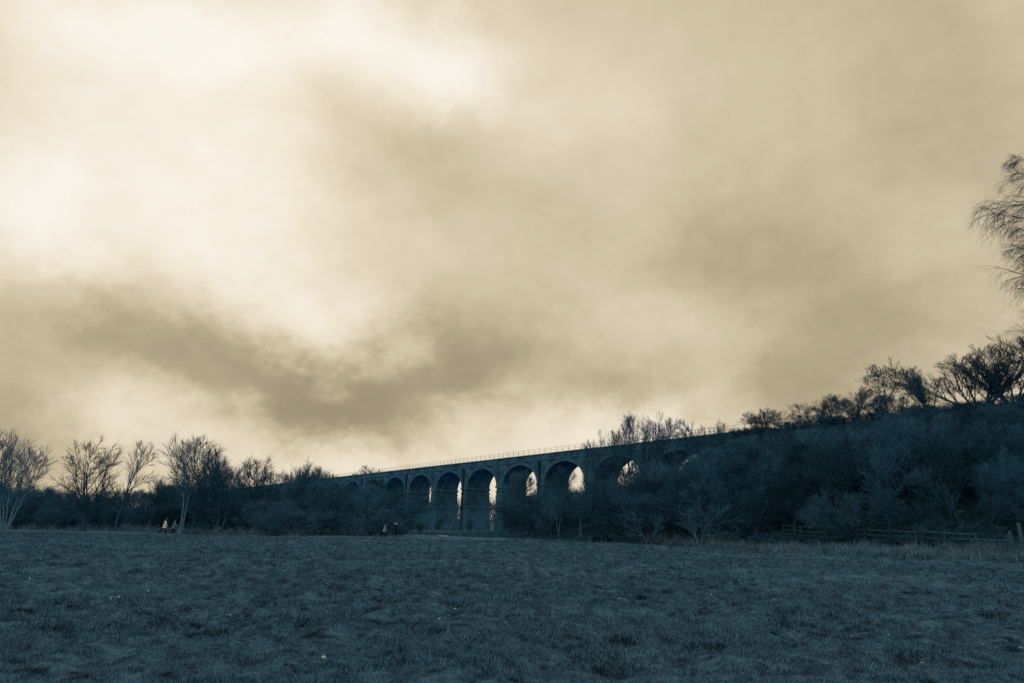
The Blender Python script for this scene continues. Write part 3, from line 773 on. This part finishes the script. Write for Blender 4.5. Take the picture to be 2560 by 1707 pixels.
SKY_R = [(1225, 1310), (1290, 1275), (1340, 1222), (1385, 1195), (1420, 1222), (1460, 1222), (1490, 1175), (1530, 1172), (1555, 1195), (1590, 1195), (1610, 1140), (1670, 1140), (1700, 1165), (1735, 1160), (1760, 1110), (1850, 1085), (1950, 1062), (2050, 1050), (2150, 1035), (2250, 1012), (2400, 1000), (2560, 992), (2800, 985)]
pts = []
tries = 0
g2 = np.random.default_rng(77)
while len(pts) < 235 and tries < 9000:
    tries += 1
    s = g2.uniform(-14, 92); q = g2.uniform(3, 38)
    x, y = vpos(s, q); z = float(terrain(x, y, False)); px = column_of(x, y, z + 2)
    if px < 1305 or px > 2720 or y < 38: continue
    if any((x - a) ** 2 + (y - b) ** 2 < 2.9 ** 2 for a, b in pts): continue
    top = interp(px, SKY_R) + g2.uniform(0, 26)
    h = height_to(x, y, z, top); cap = g2.uniform(3.8, 8.0)
    if h < 1.0: continue
    pts.append((x, y))
    h = min(h, cap)
    kd = ['shrub0', 'shrub1', 'shrub2', 'shrub3', 'pole', 'round2', 'pale_pole', 'pole', 'upright', 'leaning'][g2.integers(0, 10)]
    if kd[:2] != 'sh': h = min(height_to(x, y, z, top), cap * 1.35)
    plant(kd, x, y, h, 'bare shrub in the dense thicket covering the right-hand bank', 'shrub', 'thicket on the right-hand bank', widen=1.35 if h < 6 else 1.1)
for s in np.arange(30, 90, .8):
    x, y = vpos(s + g2.uniform(-.6, .6), g2.uniform(2.5, 7)); z = float(terrain(x, y, False)); px = column_of(x, y, z + 1)
    h = np.clip(height_to(x, y, z, interp(px, SKY_R) + g2.uniform(-4, 16)), 1.2, 4.5)
    plant('shrub%d' % g2.integers(0, 4), x, y, h, 'bare shrub in the dense thicket covering the right-hand bank', 'shrub', 'thicket on the right-hand bank', widen=1.6)
for i, sx in enumerate(np.arange(8, 88, 1.75)):
    x, y = vpos(sx + g2.uniform(-.6, .6), g2.uniform(27, 37)); z = float(terrain(x, y, False)); px = column_of(x, y, z + 2)
    if px < 1320 or px > 2650: continue
    h = min(height_to(x, y, z, interp(px, SKY_R) + g2.uniform(10, 60)), g2.uniform(5.5, 9.5))
    plant(['pole', 'pale_pole', 'pole', 'leaning'][i % 4], x, y, h, 'slim bare tree among the trunks behind the fence at the foot of the bank', 'tree', 'slim trees at the foot of the bank', widen=1.05)
x, y = vpos(48.2, 1.6)
plant('shrub1', x, y, 3.4, 'bare shrub growing against the end of the viaduct parapet', 'shrub', widen=1.5)
# brambles at the foot of the bank
for i, px in enumerate(np.linspace(1290, 2570, 34)):
    by = interp(px, [(1290, 1338), (1430, 1346), (1600, 1358), (1757, 1369), (1850, 1375), (2000, 1386), (2560, 1407)])
    x, y = on_ground(px + rng.uniform(-10, 10), by - 7 + rng.uniform(-3, 1))
    plant('bramble%d' % (i % 2), x + .6, y + 1.6, rng.uniform(.8, 1.7), 'low bramble bush along the foot of the thicket', 'bush', 'brambles at the foot of the thicket', widen=1.2)

# ------------------------------------------------------------------ fences, table, board
def post_and_rail():
    a = np.array(at(1958, 62)); b = np.array(at(2522, 44.2))
    root = bpy.data.objects.new('post_and_rail_fence', None); C.objects.link(root)
    root.location = (a[0], a[1], float(terrain(*a, False)))
    tag(root, 'weathered post and rail fence along the foot of the right-hand thicket', 'fence')
    L = float(np.hypot(*(b - a))); n = int(L / 2.0); u = (b - a) / L; g = random.Random(4)
    W = lambda t, h, o=0.0: (u[0] * t - u[1] * o, u[1] * t + u[0] * o, float(terrain(a[0] + u[0] * t, a[1] + u[1] * t, False)) - root.location.z + h)
    for i in range(n + 1):
        t = i * L / n; p = MB(); q = W(t, -.3); e = W(t + g.uniform(-.04, .04), 1.22 + g.uniform(-.06, .08), g.uniform(-.05, .05))
        p.bar(q, e, .11, .10, up=(u[0], u[1], 0)); p.build('post', M['wood'], root)
        if i < n:
            for h in (.42, .78, 1.14):
                if g.random() < .06: continue
                r = MB(); r.bar(W(t - .04, h + g.uniform(-.03, .03), -.075), W(t + L / n + .03, h + g.uniform(-.04, .04), -.075), .035, .095); r.build('rail', M['wood'], root)
    # gate posts at its near end
    for t, h, w in ((L + .15, 1.35, .15), (L + .75, 1.85, .17)):
        p = MB(); p.bar(W(t, -.3), W(t - .06, h), w, w, up=(u[0], u[1], 0)); o = p.build('gate_post', M['wood'], root)
post_and_rail()


def hurdle(px, Y, w, h, label, name, rails):
    x, y = at(px, Y); z = float(terrain(x, y, False)); root = bpy.data.objects.new(name, None); C.objects.link(root); root.location = (x, y, z)
    tag(root, label, 'rail')
    for s in (-1, 1):
        p = MB(); p.bar((s * w / 2, 0, -.2), (s * w / 2 + .02, 0, h), .11, .11, up=(1, 0, 0)); p.build('post', M['wood'], root)
    for k in rails:
        p = MB(); p.bar((-w / 2 - .35, -.08, h * k + .03), (w / 2 - .02, -.08, h * k - .02), .05, .09); p.build('rail', M['wood'], root)
    return root
hurdle(1535, 84, 1.0, 1.15, 'short wooden two-post rail behind the picnic table', 'wooden_stile', (.45,))
hurdle(1203, 139, 1.5, 1.1, 'small wooden rail under the tallest clear arch', 'wooden_barrier', (.8, .45))


def picnic_table(px, Y):
    x, y = at(px, Y); root = bpy.data.objects.new('picnic_table', None); C.objects.link(root)
    root.location = (x, y, float(terrain(x, y))); root.rotation_euler = (0, 0, .55)
    tag(root, 'dark wooden picnic table standing on the grass by the thicket', 'picnic table')
    for i in range(4):
        m = MB(); m.box((-.9, -.34 + i * .175, .70), (.9, -.34 + i * .175 + .16, .745)); m.build('table_plank', M['darkwood'], root)
    for s in (-1, 1):
        for j in range(2):
            m = MB(); o = s * .68 + (j - .5) * .15; m.box((-.9, o - .065, .42), (.9, o + .065, .46)); m.build('seat_plank', M['darkwood'], root)
        for e in (-.62, .62):
            m = MB(); m.bar((e, s * .62, -.03), (e, s * .2, .70), .10, .06, up=(1, 0, 0)); m.build('leg', M['darkwood'], root)
    for e in (-.70, .70):
        m = MB(); m.bar((e, -.74, .38), (e, .74, .38), .045, .09); m.build('cross_beam', M['darkwood'], root)
picnic_table(1503, 75.5)

M['white'] = material('white_panel', (.70, .84, .98), rough=.16, var=.03, spec=.6)
def notice_board(px, Y):
    x, y = at(px, Y); root = bpy.data.objects.new('notice_board', None); C.objects.link(root); root.location = (x, y, float(terrain(x, y, False)))
    tag(root, 'small bright white tilted board right of the lone walker', 'board')
    p = MB(); p.bar((0, .06, -.2), (0, .06, 1.55), .08, .08, up=(1, 0, 0)); p.build('post', M['pipe'], root)
    m = MB(); m.bar((-.21, -.1, 1.58), (.21, -.06, 1.48), .28, .03, up=(.1, -.62, .75)); m.build('panel', M['white'], root)
notice_board(991, 88)

# ------------------------------------------------------------------ people
def skin_mesh(name, V, E, R, m, root=0, sub=2):
    me = bpy.data.meshes.new(name); me.from_pydata(V, E, []); me.update()
    o = bpy.data.objects.new(name, me); C.objects.link(o)
    o.modifiers.new('skin', 'SKIN')
    if not me.skin_vertices: 
        bpy.context.view_layer.objects.active = o
        me.attributes.new if False else None
    lay = me.skin_vertices[0].data
    for i, r in enumerate(R): lay[i].radius = (r, r) if not isinstance(r, tuple) else r; lay[i].use_root = (i == root)
    s = o.modifiers.new('sub', 'SUBSURF'); s.levels = sub; s.render_levels = sub
    dg = bpy.context.evaluated_depsgraph_get(); ev = o.evaluated_get(dg)
    out = bpy.data.meshes.new_from_object(ev); out.name = name
    bpy.data.objects.remove(o); out.materials.clear(); out.materials.append(m)
    for p in out.polygons: p.use_smooth = True
    return out


def chain(V, E, R, start, pts, radii):
    prev = start
    for p, r in zip(pts, radii):
        V.append(tuple(p)); R.append(r)
        if prev is not None: E.append((prev, len(V) - 1))
        prev = len(V) - 1
    return prev


def person(px, Y, h, rz, label, hips, lean, legs, arms, cols, group=None, hat=None, bag=False, lift=0.0):
    """legs: per side (knee dx, dz from hip), (ankle dx, dz); arms likewise (elbow, wrist) from the shoulder; walker faces local +x"""
    x, y = at(px, Y); root = bpy.data.objects.new('person', None); C.objects.link(root)
    root.location = (x, y, float(terrain(x, y)) + lift); root.rotation_euler = (0, 0, rz); k = h / 1.72; root.scale = (k, k, k)
    tag(root, label, 'person', group)
    P = lambda f: lean * f                              # forward shift at spine fraction f
    hip = (0, 0, hips)
    V = [hip]; E = []; R = [.115]
    up = [(P(.35), 0, hips + .2), (P(.75), 0, hips + .40), (P(1.0), 0, hips + .52), (P(1.12), 0, hips + .60), (P(1.2) + .015, 0, hips + .68), (P(1.25) + .03, 0, hips + .755), (P(1.25) + .02, 0, hips + .82)]
    chain(V, E, R, 0, up, [.12, .125, .06, .055, .078, .092, .062])
    V.append((P(1.25) + .125, 0, hips + .735)); R.append(.016); E.append((6, len(V) - 1))     # nose
    sh = (P(.88), hips + .46); ends = []; hands = []
    for s, (el, wr) in zip((1, -1), arms):
        a = (sh[0], s * .17, sh[1]); b = (sh[0] + el[0], s * .21, sh[1] + el[1]); c = (sh[0] + wr[0], s * .20, sh[1] + wr[1])
        w = chain(V, E, R, 2, [a, b, c], [.05, .042, .028])
        d = Vector(c) - Vector(b); d.normalize(); f = Vector((d.z, 0, -d.x)) * -1
        pm = Vector(c) + d * .07; V.append(tuple(pm)); R.append(.03); E.append((w, len(V) - 1)); pi = len(V) - 1
        for j, ln in enumerate((.055, .07, .075, .068, .055)):
            o = Vector((0, 0, 0)) + f * ((j - 2) * .019)
            if j == 0: chain(V, E, R, w, [Vector(c) + d * .03 + f * -.04, Vector(c) + d * .075 + f * -.06], [.010, .008])
            else: chain(V, E, R, pi, [pm + o + d * .045, pm + o * 1.1 + d * (.045 + ln * .6) + Vector((.008, -s * .012, 0))], [.009, .008])
        ends.append((a, b, c)); hands.append(tuple(pm))
    LG = []
    for s, (kn, an) in zip((1, -1), legs):
        a = (0, s * .085, hips - .04); b = (kn[0], s * .09, hips + kn[1]); c = (an[0], s * .09, hips + an[1])
        chain(V, E, R, 0, [a, b, c], [.085, .055, .04]); LG.append((a, b, c))
    obj('body', skin_mesh('body', V, E, R, cols['skin']), root)
    # coat
    V = [hip]; E = []; R = [(.178, .17)]
    chain(V, E, R, 0, [(P(.35), 0, hips + .2), (P(.75), 0, hips + .40), (P(.98), 0, hips + .50)], [(.15, .145), (.165, .13), .075])
    for a, b, c in ends: chain(V, E, R, 2, [a, b, c], [.075, .06, .047])
    V.append((-.01, 0, hips - .16)); R.append((.178, .17)); E.append((0, len(V) - 1))
    obj('jacket', skin_mesh('jacket', V, E, R, cols['jacket']), root)
    V = [(0, 0, hips - .06)]; E = []; R = [.10]
    for a, b, c in LG: chain(V, E, R, 0, [a, b, c], [.082, .072, .06])
    obj('trousers', skin_mesh('trousers', V, E, R, cols['trousers']), root)
    for a, b, c in LG:
        d = Vector((1, 0, -.05)) if c[2] < .16 else Vector((.85, 0, -.5))
        V = [(c[0], c[1], c[2] - .02)]; E = []; R = [.05]; chain(V, E, R, 0, [(c[0] - .03, c[1], max(.035, c[2] - .06)), Vector((c[0], c[1], max(.035, c[2] - .07))) + d * .09, Vector((c[0], c[1], max(.032, c[2] - .08))) + d * .17], [.04, .042, .03])
        obj('shoe', skin_mesh('shoe', V, E, R, cols['shoe'], sub=1), root)
    hx, hz = P(1.25) + .02, hips + .765
    V = [(hx - .02, 0, hz)]; E = []; R = [.1]; chain(V, E, R, 0, [(hx - .025, 0, hz + .05)], [.085]); V.append((hx - .075, 0, hz - .09)); R.append(.05); E.append((0, len(V) - 1))
    obj('hair', skin_mesh('hair', V, E, R, cols['hair'], sub=2), root)
    if hat is not None:
        V = [(hx - .01, 0, hz + .035)]; E = []; R = [(.112, .112)]; chain(V, E, R, 0, [(hx - .01, 0, hz + .095)], [.085]); 
        ht = obj('cap', skin_mesh('cap', V, E, R, hat), root)
        b = MB(); b.box((hx + .06, -.075, hz + .03), (hx + .19, .075, hz + .045)); b.build('peak', hat, ht)
    return root, hands

cl = lambda n, k, w=0.0: material(n, tint(k, w), var=.15, scale=6, rough=.9)
M['skin'] = material('skin', (.16, .22, .30), var=.06, scale=8, rough=.6)
dark, hair = cl('dark_cloth', .18), cl('dark_hair', .12)
M['cream'] = material('cream_top', (.70, .80, .86), var=.05, scale=8); grey = cl('grey_coat', 2.4, .4); pale = cl('pale_grey_jacket', 3.6, .6)
capm = cl('pale_cap', 5.5, .8); shoe = cl('dark_shoe', .3); lshoe = cl('pale_shoe', 4.0, .5)
person(414, 75.0, 1.74, 0.12, 'person in a cream top and dark trousers striding along the field edge', .86, .04,
       [((.14, -.40), (.10, -.79)), ((-.18, -.37), (-.56, -.66))], [((-.14, -.24), (.02, -.44)), ((.10, -.25), (.28, -.36))],
       dict(skin=M['skin'], jacket=M['cream'], trousers=dark, shoe=shoe, hair=hair), group='couple walking along the field edge', hat=capm)
person(436, 76.2, 1.68, 0.10, 'person in a long grey coat beside the striding person in cream', .86, .09,
       [((.16, -.39), (.02, -.78)), ((-.02, -.41), (-.24, -.74))], [((.02, -.26), (.22, -.40)), ((.10, -.24), (.30, -.28))],
       dict(skin=M['skin'], jacket=grey, trousers=dark, shoe=lshoe, hair=hair), group='couple walking along the field edge')
_, hd = person(962, 79.0, 1.66, 0.05, 'lone person in a pale grey jacket walking along the path before the viaduct', .86, .07,
       [((.14, -.40), (.20, -.79)), ((-.10, -.39), (-.34, -.70))], [((-.16, -.24), (-.14, -.46)), ((.10, -.25), (.24, -.42))],
       dict(skin=M['skin'], jacket=pale, trousers=dark, shoe=shoe, hair=hair))

# ------------------------------------------------------------------ grass and litter
def vnoise(x, y, s, seed):
    g = np.random.default_rng(seed); T_ = g.uniform(0, 1, (256, 256)); out = 0; amp = .5; tot = 0
    for o in range(4):
        X, Y = x * s * 2 ** o + 31.7 * o, y * s * 2 ** o + 17.3 * o
        i, j = np.floor(X).astype(int), np.floor(Y).astype(int); u, v = X - i, Y - j; u, v = u * u * (3 - 2 * u), v * v * (3 - 2 * v)
        a, b, c, d = T_[i % 256, j % 256], T_[(i + 1) % 256, j % 256], T_[i % 256, (j + 1) % 256], T_[(i + 1) % 256, (j + 1) % 256]
        out = out + amp * ((a * (1 - u) + b * u) * (1 - v) + (c * (1 - u) + d * u) * v); tot += amp; amp *= .6
    return out / tot


def tuft_mesh(name, seed, n, r, h, w, m, droop=.6):
    g = np.random.default_rng(seed); V = []; F = []
    for i in range(n):
        a = g.uniform(0, 6.28); p = np.array([math.cos(a), math.sin(a), 0]) * r * math.sqrt(g.uniform(0, 1)); p[2] = -.02
        b = g.uniform(0, 6.28); L = h * g.uniform(.5, 1.2); lean = g.uniform(.15, 1.0) * droop
        d = np.array([math.cos(b) * lean, math.sin(b) * lean, 1.0]); d /= np.linalg.norm(d)
        s = np.array([-math.sin(b), math.cos(b), 0]) * w * g.uniform(.7, 1.3)
        mid = p + d * L * .55; d2 = d + np.array([math.cos(b), math.sin(b), -.8]) * lean * .9; d2 /= np.linalg.norm(d2); tip = mid + d2 * L * .5
        k = len(V); V += [p - s, p + s, mid + s * .8, mid - s * .8, tip + s * .15, tip - s * .15]; F += [(k, k + 1, k + 2, k + 3), (k + 3, k + 2, k + 4, k + 5)]
    return mesh_from(name, np.array(V), np.array(F), [m])


def scatter(name, protos, pos, rot, scl, label, cat):
    col = bpy.data.collections.new(name + '_source')
    for i, me in enumerate(protos): col.objects.link(bpy.data.objects.new('%s_tuft' % name, me))
    me = bpy.data.meshes.new(name); me.vertices.add(len(pos)); me.vertices.foreach_set('co', np.asarray(pos, np.float32).ravel())
    for nm, arr in (('rot', rot), ('scl', scl)):
        at_ = me.attributes.new(nm, 'FLOAT_VECTOR', 'POINT'); at_.data.foreach_set('vector', np.asarray(arr, np.float32).ravel())
    me.update(); o = obj(name, me)
    ng = bpy.data.node_groups.new(name, 'GeometryNodeTree')
    ng.interface.new_socket('Geometry', in_out='INPUT', socket_type='NodeSocketGeometry'); ng.interface.new_socket('Geometry', in_out='OUTPUT', socket_type='NodeSocketGeometry')
    N = ng.nodes; gi, go = N.new('NodeGroupInput'), N.new('NodeGroupOutput'); ip = N.new('GeometryNodeInstanceOnPoints'); ci = N.new('GeometryNodeCollectionInfo')
    ci.inputs['Collection'].default_value = col; ci.inputs['Separate Children'].default_value = True; ci.inputs['Reset Children'].default_value = True
    ip.inputs['Pick Instance'].default_value = True
    for nm, sock in (('rot', 'Rotation'), ('scl', 'Scale')):
        na = N.new('GeometryNodeInputNamedAttribute'); na.data_type = 'FLOAT_VECTOR'; na.inputs['Name'].default_value = nm
        ng.links.new(na.outputs['Attribute'], ip.inputs[sock])
    ng.links.new(gi.outputs[0], ip.inputs['Points']); ng.links.new(ci.outputs[0], ip.inputs['Instance']); ng.links.new(ip.outputs[0], go.inputs[0])
    md = o.modifiers.new('scatter', 'NODES'); md.node_group = ng
    return tag(o, label, cat, kind='stuff')


def field_points(g, r0, r1, dens, half=45):
    n = int(dens * math.radians(2 * half) * (r1 * r1 - r0 * r0) / 2)
    r = np.sqrt(g.uniform(r0 * r0, r1 * r1, n)); a = np.radians(g.uniform(-half, half, n))
    return r * np.sin(a), r * np.cos(a)


gg = np.random.default_rng(9)
PX, PY, PS = [], [], []
for r0, r1, dens, s in ((6.5, 13, 420, 1.0), (13, 24, 190, 1.25), (24, 44, 62, 1.7), (44, 92, 14, 2.4)):
    x, y = field_points(gg, r0, r1, dens)
    nz = vnoise(x, y, 1.3, 4) * .6 + vnoise(x, y, .3, 8) * .4
    keep = gg.uniform(0, 1, len(x)) < np.clip((nz - .30) * 6.0, .7, 1)
    q, s_ = vq(x, y); keep &= ~((q < 44) & (x > 6)) & ~((y > 74) & (x < 0))
    x, y, nz = x[keep], y[keep], nz[keep]
    PX.append(x); PY.append(y); PS.append(s * gg.uniform(.6, 1.3, len(x)) * np.where(vnoise(x, y, 1.9, 33) > .62, 1.75, 1.0) * (.7 + .9 * np.clip(nz - .3, 0, .5)))
PX, PY, PS = np.concatenate(PX), np.concatenate(PY), np.concatenate(PS)
perm = gg.permutation(len(PX)); PX, PY, PS = PX[perm], PY[perm], PS[perm]
PZ = terrain(PX, PY)
rot = np.c_[gg.normal(0, .15, len(PX)), gg.normal(0, .15, len(PX)), gg.uniform(0, 6.28, len(PX))]
scatter('grass', [tuft_mesh('grass_tuft', i, 16, .075, .065, .0032, M['grass'], .9) for i in range(5)], np.c_[PX, PY, PZ], rot, np.c_[PS, PS, PS * gg.uniform(.7, 1.2, len(PS))],
        'short rough winter grass covering the whole field', 'grass')

# long dry grass along the edges of the field
LX, LY = [], []
for px in np.linspace(1240, 2640, 900):
    by = interp(px, [(1240, 1333), (1290, 1337), (1430, 1346), (1600, 1358), (1757, 1369), (1850, 1375), (2000, 1386), (2300, 1398), (2640, 1410)])
    for j in range(3):
        x, y = on_ground(px + gg.uniform(-3, 3), by - gg.uniform(0, 7)); LX.append(x); LY.append(y)
for px in np.linspace(-80, 1240, 1100):
    by = interp(px, [(-80, 1321), (0, 1322), (300, 1328), (450, 1333), (700, 1339), (800, 1337), (930, 1338), (1050, 1335), (1240, 1331)])
    for j in range(2):
        x, y = on_ground(px + gg.uniform(-3, 3), by - gg.uniform(0, 3)); LX.append(x); LY.append(y)
LX, LY = np.array(LX), np.array(LY); nz = vnoise(LX, LY, .35, 21); keep = gg.uniform(0, 1, len(LX)) < np.clip((nz - .25) * 3, .15, 1); LX, LY, nz = LX[keep], LY[keep], nz[keep]
n = len(LX); s = gg.uniform(.5, 1.35, n) * (.45 + 1.2 * nz)
scatter('long_grass', [tuft_mesh('long_grass_tuft', 50 + i, 26, .22, .55, .008, M['straw'], .8) for i in range(4)], np.c_[LX, LY, terrain(LX, LY)],
        np.c_[gg.normal(0, .2, n), gg.normal(0, .2, n), gg.uniform(0, 6.28, n)], np.c_[s, s, s], 'pale dry long grass along the edge of the field', 'long grass')

# pale fallen leaves scattered over the field
x, y = field_points(gg, 8, 55, .085, 38); n = len(x)
M['pale_leaf'] = material('pale_fallen_leaf', tint(6, 1.6), var=.3, scale=3, rough=.7)
lv = MB(); lv.add([(-.06, -.01, .0), (-.02, -.035, .018), (.045, -.03, .008), (.075, .005, .02), (.04, .035, .0), (-.02, .032, .022), (.01, 0, .03)],
                  [(0, 1, 6), (1, 2, 6), (2, 3, 6), (3, 4, 6), (4, 5, 6), (5, 0, 6)])
s = gg.uniform(.3, .75, n)
scatter('fallen_leaves', [lv.mesh('fallen_leaf', M['pale_leaf'])], np.c_[x, y, terrain(x, y) + .035], np.c_[gg.normal(0, .4, n), gg.normal(0, .4, n), gg.uniform(0, 6.28, n)], np.c_[s, s, s],
        'pale fallen leaves scattered over the grass field', 'leaves')
